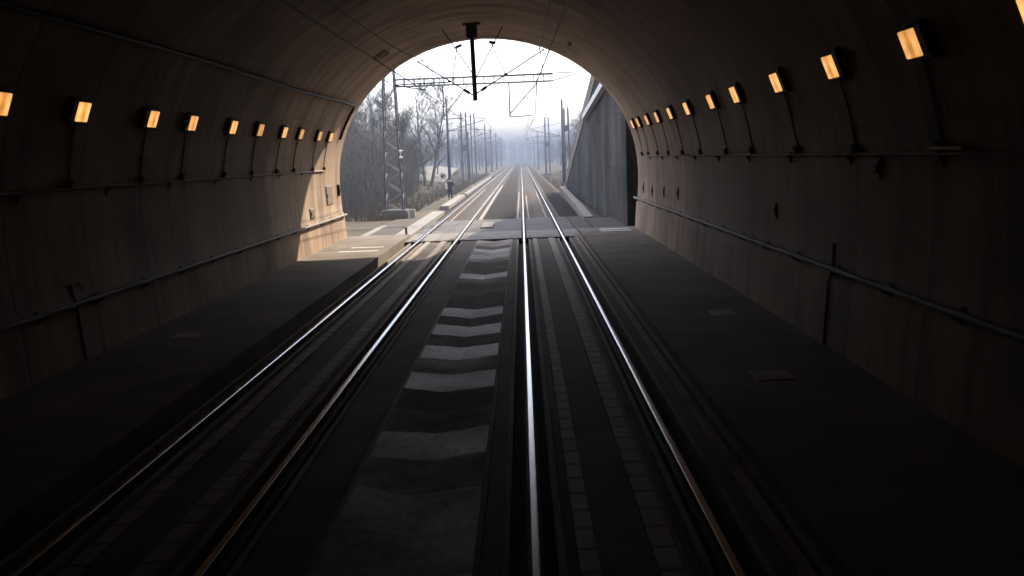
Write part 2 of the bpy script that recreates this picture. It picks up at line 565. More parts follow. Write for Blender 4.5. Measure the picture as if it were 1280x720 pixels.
# ------------------------------------------------------------------ tunnel
tun = thing('railway_tunnel', 'wide arched concrete railway tunnel lined with cast rings, open to daylight ahead', 'tunnel', (AX, YP, 0))
prof = []
for z in (-0.45, 0.1, 0.6, 1.0, 1.12, 1.18, 1.6, 2.0):
    prof.append((wall_x(z), z))
for i in range(33):
    a = math.pi * i / 32
    prof.append((HW * math.cos(a), ZC + RISE * math.sin(a)))
left = [(-wall_x(z), z) for z in (2.0, 1.6, 1.18, 1.12, 1.0, 0.6, 0.1, -0.45)]
prof += left
def outer(p, t):
    x, z = p
    if z <= ZC:
        return (x + math.copysign(t, x), z)
    n = Vector((x / HW ** 2, (z - ZC) / RISE ** 2)).normalized()
    return (x + n.x * t, z + n.y * t)
mb = MB()
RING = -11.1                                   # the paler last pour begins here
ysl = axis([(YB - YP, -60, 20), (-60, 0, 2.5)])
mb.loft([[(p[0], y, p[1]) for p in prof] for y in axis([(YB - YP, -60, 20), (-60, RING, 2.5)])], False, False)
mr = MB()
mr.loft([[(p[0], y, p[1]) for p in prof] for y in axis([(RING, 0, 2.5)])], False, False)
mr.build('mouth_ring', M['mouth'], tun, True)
mb.loft([[(outer(p, 0.7)[0], y, outer(p, 0.7)[1]) for p in prof] for y in reversed(ysl)], False, False)
mb.loft([[(p[0], 0, p[1]) for p in prof], [(outer(p, 0.7)[0], 0, outer(p, 0.7)[1]) for p in prof]], False, False)
mb.build('lining', M['lining'], tun, True)
# headwall: from the ring out to a rectangle
mb = MB()
rect = []
for p in prof:
    ox, oz = outer(p, 0.7)
    ang = math.atan2(oz - 2.4, ox)
    if oz <= 2.4:
        rect.append((math.copysign(12.0, ox), oz))
    else:
        k = min(12.0 / max(1e-6, abs(math.cos(ang))), 7.6 / max(1e-6, math.sin(ang)))
        rect.append((k * math.cos(ang), 2.4 + k * math.sin(ang)))
out2 = [outer(p, 0.7) for p in prof]
rings = [[(p[0], -0.35, p[1]) for p in out2], [(p[0], -0.35, p[1]) for p in rect], [(p[0], -0.95, p[1]) for p in rect], [(p[0], -0.95, p[1]) for p in out2]]
mb.loft(rings, False, False)
mb.build('headwall', M['wing'], tun)

# floor of the tunnel
FY0, FY1 = YB, YP
s = MB()
s.box(WL - 0.02, WR + 0.02, YB, 36.9, -0.45, -0.20)
struct('tunnel_floor', s, M['pit'])
s = MB()
s.box(AX - 5.85, WL, YB, YP + 0.6, -0.44, WZ)
s.box(WR, AX + 5.85, YB, YP + 0.6, -0.44, WZ)
struct('walkway', s, M['walk'])
Y1 = 36.9
def strips(name, spans, mat, z0=-0.21):
    b = MB()
    for x0, x1, z in spans:
        b.box(x0, x1, YB, Y1, z0, z)
    struct(name, b, mat)
thin, dark, rib = [], [], []
for c in (RT, LT):
    l, r = c - HG, c + HG
    thin += [(l - 0.27, l - 0.21, -0.03), (l + 0.17, l + 0.235, -0.03), (r - 0.235, r - 0.17, -0.03), (r + 0.21, r + 0.27, -0.03)]
    dark += [(l + 0.24, l + 0.33, -0.07), (l + 0.495, r - 0.575, -0.06), (r - 0.33, r - 0.24, -0.07)]
    rib += [(l + 0.335, l + 0.49, -0.035), (r - 0.57, r - 0.38, -0.035)]
    thin += [(r - 0.375, r - 0.335, -0.045)]
dark += [(RT + HG + 0.275, 1.93, -0.06), (-2.335, -1.80, -0.05), (-0.43, -0.27, -0.05)]
thin += [(1.935, 2.07, -0.03), (2.12, 2.195, -0.015), (-1.795, -1.745, -0.035), (-0.485, -0.435, -0.035)]
strips('track_slab', dark, M['slab'])
strips('edge_strip', thin, M['strip'])
strips('panel_strip', rib, M['rib'])
# shallow drain between the tracks: long cover slabs, worn smooth in patches
rnd = random.Random(4)
s = MB()
y = YB
while y < 36.7:
    ln = 4.0 if y > -20 else 40
    e = min(y + ln - 0.012, 36.84)
    d = rnd.uniform(-0.004, 0.004)
    a, c, b_ = -1.742, -1.115, -0.488
    s.add([(a, y, -0.03 + d), (c, y, -0.10 + d), (b_, y, -0.03 + d), (b_, e, -0.03 + d), (c, e, -0.10 + d), (a, e, -0.03 + d),
           (a, y, -0.2), (b_, y, -0.2), (b_, e, -0.2), (a, e, -0.2)],
          [(0, 1, 4, 5), (1, 2, 3, 4), (0, 6, 7, 2, 1), (5, 4, 3, 8, 9), (0, 5, 9, 6), (2, 7, 8, 3)])
    y += ln
struct('drain_channel', s, M['drain'])

# concrete sill across the mouth and apron beyond it
s = MB()
segs = [(WL + 0.0, LT - HG - 0.10), (LT - HG + 0.10, LT + HG - 0.10), (LT + HG + 0.10, RT - HG - 0.10), (RT - HG + 0.10, RT + HG - 0.10), (RT + HG + 0.10, WR - 0.0)]
for x0, x1 in segs:
    s.box(x0 + 0.002, x1 - 0.002, 36.92, 40.6, -0.4, -0.012)
struct('sill', s, M['concrete'])
s = MB()
for x0, x1 in segs:
    s.box(x0 + 0.004, x1 - 0.004, 40.62, 49.5, -0.4, -0.06)
s.box(-5.5, 2.9, 36.9, 49.6, -0.44, -0.2)
struct('apron', s, M['apron'])
s = MB()
s.box(-6.9, -5.55, YP + 0.62, 52, -0.44, -0.03)
s.box(-9.5, -6.95, YP + 0.62, 50, -0.44, -0.10)
s.box(2.25, 3.0, YP + 0.62, 50, -0.44, -0.08)
s.box(3.02, 5.9, YP + 0.62, 47.5, -0.44, -0.03)
struct('pavement', s, M['pave'])
s = MB()
s.bbox(-5.52, -4.78, YP + 0.65, 58.6, -0.45, -0.02)
s.bbox(-5.55, -4.95, 64.5, 83.5, -0.4, 0.0)
s.bbox(-5.3, -5.0, 87, 160, -0.4, -0.03)
struct('path', s, M['path'])
s = MB()
s.bbox(-6.9, -6.62, YP + 1.0, 46.5, -0.4, 0.03)
struct('kerb', s, M['path'])
# painted bars on the walkways
s = MB()
s.box(3.0, 4.15, 37.05, 37.35, WZ + 0.002, WZ + 0.006)
s.box(3.0, 4.15, 37.9, 38.25, WZ + 0.002, WZ + 0.006)
s.box(-6.3, -4.95, 32.2, 32.42, WZ + 0.002, WZ + 0.006)
s.box(-6.1, -4.95, 33.6, 33.8, WZ + 0.002, WZ + 0.006)
struct('road_marking', s, M['white'])
# ballast bed outside
s = MB()
secs = axis([(49.65, 160, 4), (160, 900, 60)])
s.loft([[(-5.75, y, -0.50), (-5.2, y, -0.24), (2.75, y, -0.24), (3.5, y, -0.50)] for y in secs], False, False)
struct('ballast', s, M['ballast'])
# strips of darker coloured ballast beside the right hand track, pale guard strips along its rails
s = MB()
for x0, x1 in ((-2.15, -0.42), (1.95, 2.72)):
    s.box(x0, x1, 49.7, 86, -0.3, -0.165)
struct('dark_ballast', s, M['ballast_dark'])
s = MB()
for x0, x1, y1 in ((RT - HG - 0.34, RT - HG - 0.26, 88), (RT - HG + 0.24, RT - HG + 0.32, 80), (RT + HG - 0.32, RT + HG - 0.25, 88), (LT + HG + 0.24, LT + HG + 0.42, 112), (LT - HG + 0.24, LT - HG + 0.31, 100)):
    s.box(x0, x1, 49.7, y1, -0.3, -0.13)
struct('guard_strip', s, M['strip'])
# ------------------------------------------------------------------ rails and sleepers
def rail_mb(x):
    """upright rail section, head, web and foot"""
    sec = [(-0.07, -0.17), (0.07, -0.17), (0.07, -0.155), (0.012, -0.14), (0.012, -0.045), (0.036, -0.032), (0.036, -0.010), (0.028, -0.002), (0.014, 0.0),
           (-0.014, 0.0), (-0.028, -0.002), (-0.036, -0.010), (-0.036, -0.032), (-0.012, -0.045), (-0.012, -0.14), (-0.07, -0.155)]
    ysr = axis([(YB, -20, 50), (-20, 120, 3.5), (120, 900, 40)])
    b = MB()
    rr = random.Random(int(x * 100))
    rings = []
    for y in ysr:
        j = rr.uniform(-0.0012, 0.0012)
        rings.append([(x + p[0] + j, y, p[1] - 0.0002 * 0) for p in sec])
    nn = len(sec)
    o = len(b.v)
    b.v += [p for r in rings for p in r]
    for i in range(len(rings) - 1):
        for k in range(nn):
            a, c = i * nn + k, i * nn + (k + 1) % nn
            b.f.append((a, c, c + nn, a + nn))
            b.mi.append(0 if 7 <= k <= 9 or k in (6, 10) else 1)
    return b

for c, lab in ((RT, 'right hand railway track, bright rails running under the camera to the horizon'), (LT, 'left hand railway track beside the pale path, rails dim near the camera')):
    tr = thing('railway_track', lab, 'track', (c, 40, -0.24), 'railway tracks through the tunnel')
    tr.location = (0, 0, 0)
    for sx in (-1, 1):
        rail_mb(c + sx * HG).build('rail', [M['rail'], M['rust']], tr)
    sb = MB()
    sb.loft([[(-1.25, -0.13, -0.10), (1.25, -0.13, -0.10), (1.25, 0.13, -0.10), (-1.25, 0.13, -0.10)],
             [(-1.22, -0.09, 0.06), (1.22, -0.09, 0.06), (1.22, 0.09, 0.06), (-1.22, 0.09, 0.06)]], True)
    first = None
    for i in range(100):
        if first is None:
            o = first = sb.build('sleeper', M['sleeper'], tr)
        else:
            o = first.copy()
            col.objects.link(o)
            o.parent = tr
        o.location = (c, 50.2 + 0.62 * i, -0.235)
    rest = MB()
    for i in range(100, 380):
        y = 50.2 + 0.62 * i
        rest.box(c - 1.25, c + 1.25, y - 0.1, y + 0.1, -0.30, -0.18)
    o = rest.build('sleeper_run', M['sleeper'], tr)
    o['kind'] = 'stuff'

# black rubber blocks where the rails enter the sill
for c in (LT, RT):
    for sx in (-1, 1):
        x = c + sx * HG
        side = {(-1, LT): 'left rail of the left track', (1, LT): 'right rail of the left track', (-1, RT): 'left rail of the right track', (1, RT): 'right rail of the right track'}[(sx, c)]
        b = MB()
        for dx, fl in ((-0.169, 'left'), (0.169, 'right')):
            b = MB()
            b.bbox(x + dx - 0.091, x + dx + 0.091, 36.6, 37.35, -0.2, 0.014, 0.012)
            tag(b.build('rail_block', M['cable']), 'black rubber block %s of the %s by the sill' % (fl, side), 'rail block', 'rubber blocks at the sill')

# ------------------------------------------------------------------ tunnel fittings
def frame_at(side, z):
    """matrix for a fitting on the lining: local y = out of the wall, z = up the wall"""
    e = 0.02
    x0, x1 = wall_pt(side, z - e), wall_pt(side, z + e)
    t = Vector((x1 - x0, 0, 2 * e)).normalized()
    nrm = Vector((t.z, 0, -t.x))
    if nrm.x * side > 0:
        nrm = -nrm
    x = nrm.cross(t)
    return Matrix(((x.x, nrm.x, t.x), (x.y, nrm.y, t.y), (x.z, nrm.z, t.z))).to_4x4(), nrm, t

def lamp_proto(side, z, zc):
    m, nrm, t = frame_at(side, z)
    root = bpy.data.objects.new('wall_lamp', None)
    col.objects.link(root)
    L, Hh, D = 0.45, 0.36, 0.08
    b = MB()
    b.bbox(-L / 2, L / 2, 0.0, D, -Hh / 2, Hh / 2, 0.015)
    b.bbox(-L / 2 - 0.05, L / 2 + 0.05, -0.03, 0.02, -Hh / 2 - 0.05, Hh / 2 + 0.05, 0.01)
    nr = -side            # local x points to the camera on the left wall, away from it on the right
    xa, xb = sorted((nr * (L / 2 - 0.01), nr * (L / 2 + 0.16)))
    b.bbox(xa, xb, -0.02, D + 0.01, -Hh / 2 - 0.02, Hh / 2 + 0.02, 0.012)
    b.build('housing', M['housing'], root)
    b = MB()
    b.bbox(-L / 2 + 0.03, L / 2 - 0.03, D - 0.01, D + 0.022, -Hh / 2 + 0.025, Hh / 2 - 0.025, 0.008)
    b.build('diffuser', M['lamp'], root)
    b = MB()
    b.bbox(-L / 2 + 0.02, L / 2 - 0.02, D, D + 0.03, -Hh / 2 - 0.02, -Hh / 2 + 0.02, 0.006)
    b.build('trim', M['housing'], root)
    b = MB()
    b.bbox(-L / 2 + 0.02, L / 2 - 0.02, D, D + 0.03, Hh / 2 - 0.02, Hh / 2 + 0.015, 0.006)
    b.build('trim', M['housing'], root)
    # feed cable dropping down the lining to the conduit
    base = Vector((wall_pt(side, z), 0, z))
    inv = m.to_3x3().inverted()
    pts = []
    k = 8
    for i in range(k + 1):
        zz = z - 0.2 - (z - 0.2 - zc) * i / k
        p = inv @ (Vector((wall_pt(side, zz), 0, zz)) - base)
        pts.append((p.x, p.y + 0.02, p.z))
    b = MB()
    b.tube(pts, 0.011, 6)
    b.build('cable', M['pipe_dark'], root, True)
    b = MB()
    p = pts[-1]
    b.bbox(p[0] - 0.06, p[0] + 0.06, p[1] - 0.04, p[1] + 0.05, p[2] - 0.0, p[2] + 0.16, 0.012)
    b.build('junction_box', M['pipe_dark'], root)
    return root, m

ORD = ['first', 'second', 'third', 'fourth', 'fifth', 'sixth', 'seventh', 'eighth', 'ninth', 'tenth', 'eleventh', 'twelfth']
LY = [13.66, 16.2, 19.29, 21.63, 24.69, 27.25, 30.02, 32.3, 35.23, 37.29]
RY = [8.35, 10.93, 13.71, 16.59, 19.78, 22.26, 25.45, 28.31, 31.0, 33.4, 35.9, 37.7]
for side, ylist, z, zc, sname in ((-1, LY, 4.08, 2.85, 'left'), (1, RY, 4.17, 2.96, 'right')):
    proto, m = lamp_proto(side, z, zc)
    for i, yy in enumerate(reversed(ylist)):
        o = proto if i == 0 else copy_tree(proto)
        o.matrix_world = Matrix.Translation((wall_pt(side, z), yy * (0.946 if side < 0 else 0.968) , z)) @ m
        if i == 0:
            lab = 'glowing amber wall lamp on the %s tunnel wall, the one nearest the daylight mouth' % sname
        elif i == len(ylist) - 1:
            lab = 'glowing amber wall lamp on the %s tunnel wall, cut off by the frame edge' % sname
        else:
            lab = '%s glowing amber wall lamp counted from the daylight mouth along the %s tunnel wall' % (ORD[i], sname)
        tag(o, lab, 'wall lamp', 'amber lamps along the tunnel walls')

# handrails, conduits
def along(side, z, off, y0, y1, r, name, mat, label, cat, brackets=None, end=False):
    root = thing(name, label, cat, (wall_pt(side, z), y1, z))
    root.location = (0, 0, 0)
    x = wall_pt(side, z) - side * off
    b = MB()
    pts = [(x, yy, z) for yy in axis([(y0, y1, 6)])]
    if end:
        pts += [(x + side * (off - 0.01), y1 + 0.08, z)]
    b.tube(pts, r, 10)
    b.build('pipe', mat, root, True)
    if brackets:
        st, bm = brackets
        yy = y1 - 0.6
        k = 0
        pr = None
        while yy > 5 and k < 60:
            if pr is None:
                b = MB()
                b.bar((x, 0, z - r), (x + side * (off + 0.02), 0, z - r - 0.06), 0.035, 0.05)
                b.bbox(x + side * off - 0.02, x + side * off + 0.02, -0.05, 0.05, z - 0.14, z + 0.05, 0.004)
                o = pr = b.build('bracket', bm, root)
            else:
                o = pr.copy()
                col.objects.link(o)
                o.parent = root
            o.location = (0, yy, 0)
            yy -= st
            k += 1
    return root
along(-1, 1.06, 0.11, -60, YP - 0.1, 0.038, 'handrail', M['pipe'], 'steel pipe handrail along the left tunnel wall above the lit walkway', 'handrail', (2.0, M['steel']), True)
along(1, 1.31, 0.13, -60, YP + 0.1, 0.04, 'handrail', M['pipe'], 'steel pipe handrail along the right tunnel wall', 'handrail', (2.0, M['steel']), True)
along(-1, 2.85, 0.05, -60, 35.4, 0.022, 'conduit', M['conduit'], 'thin pale conduit below the lamps on the left tunnel wall', 'conduit', (3.0, M['conduit']))
along(1, 2.96, 0.05, -60, 35.2, 0.022, 'conduit', M['conduit'], 'thin pale conduit below the lamps on the right tunnel wall', 'conduit', (3.0, M['conduit']))
# dark cable high on the left vault
b = MB()
b.tube([(wall_pt(-1, 5.22) + 0.06, yy, 5.22 + 0.03 * math.sin(yy * 0.4)) for yy in axis([(-60, 37.4, 2.5)])], 0.05, 8)
kb = b
hc = kb.build('ceiling_cable', M['cable'], None, True)
tag(hc, 'thick dark cable running along the upper left of the vault', 'cable')
b = MB()
b.tube([(wall_pt(-1, zz) + 0.05, 37.4, zz) for zz in (5.2, 4.9, 4.6, 4.3, 4.0)], 0.045, 8)
b.build('cable_drop', M['cable'], hc, True)
# thin wall-mounted tube near the camera on the right, and a grey plate
b = MB()
b.tube([(wall_pt(1, 3.02) - 0.14, 9.8, 3.02), (wall_pt(1, 3.02) - 0.14, 10.6, 3.02)], 0.02, 8)
b.bar((wall_pt(1, 3.02) + 0.02, 9.95, 3.02), (wall_pt(1, 3.02) - 0.14, 9.95, 3.02), 0.03)
b.bar((wall_pt(1, 3.02) + 0.02, 10.45, 3.02), (wall_pt(1, 3.02) - 0.14, 10.45, 3.02), 0.03)
tag(b.build('wall_tube', M['white']), 'short pale tube on stubs just above the right conduit near the camera', 'wall tube')

def wall_fit(name, side, y, z, L, Hh, D, mat, label, cat, door=None):
    m, nr, t = frame_at(side, z)
    root = thing(name, label, cat)
    root.matrix_world = Matrix.Translation((wall_pt(side, z), y, z)) @ m
    b = MB()
    b.bbox(-L / 2, L / 2, -0.03, D, -Hh / 2, Hh / 2, 0.012)
    b.build('body', mat, root)
    b = MB()
    b.bbox(-L / 2 + 0.04, L / 2 - 0.04, D, D + 0.015, -Hh / 2 + 0.04, Hh / 2 - 0.04, 0.005)
    d = b.build('cover', mat, root)
    b = MB()
    b.bbox(L / 2 - 0.12, L / 2 - 0.08, D + 0.015, D + 0.035, -0.06, 0.06, 0.005)
    b.build('latch', M['steel'], d)
    return root
wall_fit('wall_cabinet', -1, 36.1, 1.92, 1.1, 0.72, 0.03, M['box'], 'taupe metal cabinet on the sunlit left wall near the tunnel mouth', 'cabinet')
wall_fit('wall_cabinet', -1, 32.9, 1.42, 0.7, 0.36, 0.03, M['box'], 'small flat box on the left wall just above the handrail', 'cabinet')
wall_fit('wall_cabinet', -1, 37.9, 2.05, 0.18, 0.45, 0.08, M['housing'], 'narrow black box on the left wall at the very edge of the mouth', 'cabinet')
wall_fit('vault_plate', -1, 34.0, 6.74, 1.3, 0.55, 0.02, M['slab'], 'dark rectangular plate on the upper left of the vault near the mouth', 'plate')
wall_fit('vault_plate', 1, 34.0, 6.90, 0.9, 0.14, 0.02, M['slab'], 'small dark strip plate on the upper right of the vault near the mouth', 'plate')
wall_fit('wall_plate', 1, 12.5, 2.78, 0.22, 0.30, 0.03, M['conduit'], 'small pale grey plate hanging under the right conduit', 'plate')
wall_fit('wall_plate', 1, 17.6, 1.95, 0.16, 0.30, 0.02, M['conduit'], 'little upright pale plate on the right wall above the handrail', 'plate')
for yy, zz, lab in ((36.6, 1.75, 'dark slot shaped box on the right wall nearest the mouth'), (34.2, 1.72, 'dark slot shaped box on the right wall, second in from the mouth'), (31.4, 1.8, 'dark slot shaped box on the right wall, third in from the mouth'), (28.6, 1.85, 'dark slot shaped box on the right wall, deepest inside the tunnel')):
    wall_fit('slot_box', 1, yy, zz, 0.16, 0.40, 0.02, M['pipe_dark'], lab, 'slot box')
# upright dark channels on the right and left wall
for side, yy, z0, z1, lab in ((1, 14.4, 0.13, 1.65, 'dark upright cable duct crossing the handrail on the right wall'), (-1, 15.2, 0.13, 1.35, 'dark upright cable duct crossing the handrail on the left wall')):
    b = MB()
    zz = [z0 + (z1 - z0) * i / 8 for i in range(9)]
    b.loft([[(wall_pt(side, z) + side * 0.02, yy - 0.14, z), (wall_pt(side, z) - side * 0.025, yy - 0.14, z), (wall_pt(side, z) - side * 0.025, yy + 0.14, z), (wall_pt(side, z) + side * 0.02, yy + 0.14, z)] for z in zz], True)
    tag(b.build('cable_duct', M['pipe_dark']), lab, 'cable duct')
# flat cover plates on the walkways
for x, y, sx, sy, lab in ((3.6, 17.4, 0.42, 0.55, 'pale flat cover plate on the right walkway, the farther one'), (3.2, 12.4, 0.5, 0.5, 'pale flat cover plate on the right walkway, the nearer one'), (-6.15, 17.0, 0.45, 0.45, 'pale flat cover plate on the dark left walkway')):
    b = MB()
    b.bbox(x - sx / 2, x + sx / 2, y - sy / 2, y + sy / 2, WZ - 0.02, WZ + 0.012, 0.006)
    tag(b.build('cover_plate', M['drain_dry']), lab, 'cover plate')
b = MB()
b.bbox(-1.95, -1.38, 43.3, 46.6, -0.10, 0.0, 0.015)
tag(b.build('cover_slab', M['path']), 'pale concrete cover slab lying between the tracks just outside the mouth', 'cover slab')
pk = thing('marker_post', 'small orange topped marker stub at the end of the left walkway kerb', 'marker', (-4.78, YP + 0.5, WZ))
b = MB(); b.tube([(0, 0, 0), (0, 0, 0.22)], 0.05, 8); b.build('post', M['concrete'], pk)
b = MB(); b.tube([(0, 0, 0.22), (0, 0, 0.30), (0, 0, 0.33)], [0.058, 0.055, 0.02], 8); b.build('cap', M['orange'], pk)

# ------------------------------------------------------------------ catenary support inside the mouth
YS = 34.0
sp = thing('catenary_support', 'dark drop post hung from the vault crown with braces and two cantilever arms', 'catenary support', (-1.55, YS, 7.7))
sp.location = (0, 0, 0)
b = MB(); b.bbox(-1.85, -1.25, YS - 0.25, YS + 0.25, 7.62, 7.74, 0.02); b.bbox(-1.74, -1.36, YS - 0.2, YS + 0.2, 7.2, 7.62, 0.03)
b.build('ceiling_bracket', M['steel'], sp)
b = MB(); b.tube([(-1.55, YS, 7.25), (-1.52, YS, 5.08)], 0.078, 12); b.build('post', M['steel'], sp, True)
def rod(nm, a, c, r, mat='steel', par=sp, yy=YS):
    b = MB(); b.tube([(a[0], yy, a[1]), (c[0], yy, c[1])], r, 6); return b.build(nm, M[mat], par, True)
def insul(c, d, par, yy=YS, r=0.07, ln=0.22):
    b = MB()
    d = Vector((d[0], 0, d[1])).normalized()
    p0 = Vector((c[0], yy, c[1]))
    pts, rad = [], []
    for i in range(13):
        pts.append(p0 + d * (i / 12 - 0.5) * ln)
        rad.append(r if i % 2 else r * 0.55)
    b.tube(pts, rad, 8)
    return b.build('insulator', M['insulator'], par, True)
rod('brace', (-2.57, 7.55), (-1.58, 6.01), 0.02)
rod('brace', (-0.48, 7.55), (-1.48, 5.84), 0.02)
for nm, strut, tie, lnk in (('left', ((-1.6, 5.28), (-2.39, 5.77), (-3.47, 6.49)), ((-1.62, 7.1), (-2.96, 6.60), (-3.47, 6.49)), ((-2.08, 6.92), (-2.30, 5.72))),
                            ('right', ((-1.46, 5.33), (-0.43, 5.94), (0.92, 6.73)), ((-1.46, 7.14), (0.57, 6.79), (0.92, 6.73)), ((-0.90, 7.04), (-0.43, 5.94)))):
    arm = rod('cantilever', strut[0], strut[2], 0.024)
    b = MB(); b.tube([(p[0], YS, p[1]) for p in tie], 0.015, 6); b.build('tie', M['steel'], arm, True)
    rod('link', lnk[0], lnk[1], 0.018, 'steel', arm)
    insul((strut[0][0] + 0.25 * (strut[1][0] - strut[0][0]), strut[0][1] + 0.25 * (strut[1][1] - strut[0][1])), (strut[1][0] - strut[0][0], strut[1][1] - strut[0][1]), arm)
    insul(strut[1], (1, 0), arm, YS, 0.05, 0.12)
    insul((tie[0][0] + 0.3 * (tie[1][0] - tie[0][0]), tie[0][1] + 0.3 * (tie[1][1] - tie[0][1])), (tie[1][0] - tie[0][0], tie[1][1] - tie[0][1]), arm)
    if nm == 'right':
        rod('steady_arm', (-0.43, 5.90), (2.06, 5.93), 0.017, 'steel', arm)
        rod('steady_arm', (1.17, 5.66), (2.04, 5.88), 0.018, 'steel', arm)
        rod('link', (0.92, 6.73), (0.80, 5.9), 0.014, 'steel', arm)
    else:
        rod('steady_arm', (-2.39, 5.75), (-4.3, 5.72), 0.022, 'steel', arm)
        rod('steady_arm', (-3.2, 5.5), (-4.28, 5.70), 0.018, 'steel', arm)
        rod('link', (-3.47, 6.49), (-3.40, 5.7), 0.014, 'steel', arm)

# ------------------------------------------------------------------ gantry outside
def lattice(par, w0, w1, h, st=0.75, th=0.08, mats=('steel', 'steel2'), y_depth=1.0):
    """four tapered corner angles + diagonal lacing; local coords, base at z=0"""
    for sx in (-1, 1):
        for sy in (-1, 1):
            b = MB()
            b.bar((sx * w0 / 2, sy * w0 / 2 * y_depth, 0), (sx * w1 / 2, sy * w1 / 2 * y_depth, h), th)
            b.build('leg', M[mats[0]], par)
    b = MB()
    n = int(h / st)
    for i in range(n):
        z0, z1 = h * i / n, h * (i + 1) / n
        a0, a1 = (w0 + (w1 - w0) * z0 / h) / 2, (w0 + (w1 - w0) * z1 / h) / 2
        f = 1 if i % 2 else -1
        for sy in (-1, 1):
            b.bar((-a0 * f, sy * a0 * y_depth, z0), (a1 * f, sy * a1 * y_depth, z1), th * 0.7, th * 0.35)
            b.bar((sy * a0, -a0 * f * y_depth, z0), (sy * a1, a1 * f * y_depth, z1), th * 0.7, th * 0.35)
    b.build('lacing', M['pipe'], par)

GY = 54.0
gm = thing('lattice_mast_gantry', 'tall steel lattice mast with a ladder beam reaching across both tracks', 'gantry', (-7.15, GY, -0.1))
b = MB(); b.bbox(-0.72, 0.72, -0.72, 0.72, -0.5, 0.5, 0.04); b.build('footing', M['apron'], gm)
lt = MB()
lg = gm
lattice(lg, 0.98, 0.55, 8.6, 0.55, 0.09)
for o in list(gm.children):
    if o.name.startswith(('leg', 'lacing')):
        o.location = (0, 0, 0.3)
b = MB()
x0, x1, z = 0.3, 9.05, 7.45
for sy in (-0.22, 0.22):
    for dz in (-0.19, 0.19):
        b.bar((x0, sy, z + dz), (x1, sy, z + dz), 0.06)
k = 0
xx = x0
while xx <= x1 + 0.01:
    for sy in (-0.22, 0.22):
        b.bar((xx, sy, z - 0.19), (xx, sy, z + 0.19), 0.045)
    b.bar((xx, -0.22, z - 0.14), (xx, 0.22, z - 0.14), 0.04)
    xx += 0.55
b.build('beam', M['steel2'], gm)
b = MB(); b.tube([(x0, 0, z - 0.14), (0.0, 0, z - 0.7)], 0.03, 6); b.tube([(x0 + 0.1, 0, z + 0.14), (0.2, 0, z + 1.1)], 0.02, 6); b.build('stay', M['steel2'], gm)
b = MB(); b.bbox(0.86, 1.12, -0.5, -0.1, 0.1, 0.55, 0.02); tag(b.build('relay_box', M['path']), 'small white box standing beside the lattice mast footing', 'box').location = (-7.15, GY, -0.15)
b = MB(); b.tube([(0.42, -0.45, 3.4), (0.56, -0.45, 3.4), (0.62, -0.45, 3.4)], [0.05, 0.06, 0.02], 8); b.build('insulator', M['white'], gm)
b = MB(); b.tube([(0.42, -0.45, 3.75), (0.60, -0.45, 3.75)], 0.05, 8); b.build('insulator', M['white'], gm)
def hanger(x, armdir, zt, zb, reach):
    X = x + 7.15
    b = MB(); b.bar((X, 0, zt), (X, 0, zb), 0.07); dp = b.build('drop_post', M['steel2'], gm)
    b = MB(); b.tube([(X, 0, zb), (X + armdir * reach, 0, zb + 0.02)], 0.028, 6); b.build('registration_arm', M['steel2'], dp)
    b = MB(); b.tube([(X, 0, zb + 0.15), (X + armdir * reach * 1.25, 0, zt - 0.1)], 0.032, 6); b.build('cantilever', M['steel2'], dp)
    b = MB(); b.tube([(X, 0, zt - 0.55), (X + armdir * reach * 0.9, 0, zt - 1.0)], 0.02, 6); b.build('tie', M['steel2'], dp)
    return dp
hanger(-0.53, 1, 7.3, 5.4, 1.25)
hanger(-4.19, 1, 7.3, 5.4, 1.1)

# ------------------------------------------------------------------ overhead wires
for c, lab in ((RT, 'overhead contact line above the right hand track with its thin droppers'), (LT, 'overhead contact line above the left hand track with its thin droppers')):
    ol = thing('overhead_line', lab, 'overhead line', (c, YS, 5.3), 'overhead lines above the tracks')
    ol.location = (0, 0, 0)
    sup = [(-30, 6.2), (4, 6.2), (34, 6.55), (54, 6.75), (89, 6.9), (130, 6.9), (180, 6.9), (240, 6.9), (300, 6.9), (420, 6.9)]
    b = MB()
    mp = []
    for (ya, za), (yb, zb) in zip(sup[:-1], sup[1:]):
        for i in range(8):
            t = i / 8
            mp.append((c + 0.1 * math.sin(ya), ya + (yb - ya) * t, za + (zb - za) * t - 0.9 * min(1, (yb - ya) / 50) * 4 * t * (1 - t) * 0.6))
    mp.append((c, 420, 6.9))
    b.tube(mp, 0.016, 5)
    b.build('messenger_wire', M['copper'], ol)
    b = MB()
    b.tube([(c, -30, 5.3), (c + 0.15, 4, 5.3), (c - 0.12, 34, 5.62), (c + 0.1, 54, 5.32), (c - 0.1, 89, 5.3), (c + 0.1, 130, 5.3), (c, 420, 5.3)], 0.017, 5)
    b.build('contact_wire', M['copper'], ol)
    for p in mp[3::4]:
        if 36 < p[1] < 200:
            b = MB(); b.tube([(c, p[1], 5.32), (p[0], p[1], p[2])], 0.006, 4); b.build('dropper', M['copper'], ol)
b = MB()
b.tube([(-6.9, 54, 8.4)] + [(-6.7, y, 8.2 - 0.4 * math.sin((y - 54) / 34.5 * math.pi)) for y in axis([(56, 88.5, 4)])], 0.012, 5)
tag(b.build('feeder_wire', M['copper']), 'thin feeder wire strung from the lattice mast to the slim pole', 'wire')

b = MB()
for (ya, xa, za), (yb, xb, zb) in zip([(114.8, 5.0, 9.9), (174.8, 4.8, 9.7), (255, 4.5, 9.3)], [(174.8, 4.8, 9.7), (255, 4.5, 9.3), (330, 4.5, 9.3)]):
    b.tube([(xa + (xb - xa) * t / 8, ya + (yb - ya) * t / 8, za + (zb - za) * t / 8 - 1.0 * 4 * (t / 8) * (1 - t / 8)) for t in range(9)], 0.016, 5, False)
tag(b.build('feeder_wire', M['copper']), 'thin sagging feeder wire strung along the tops of the right hand masts', 'wire')
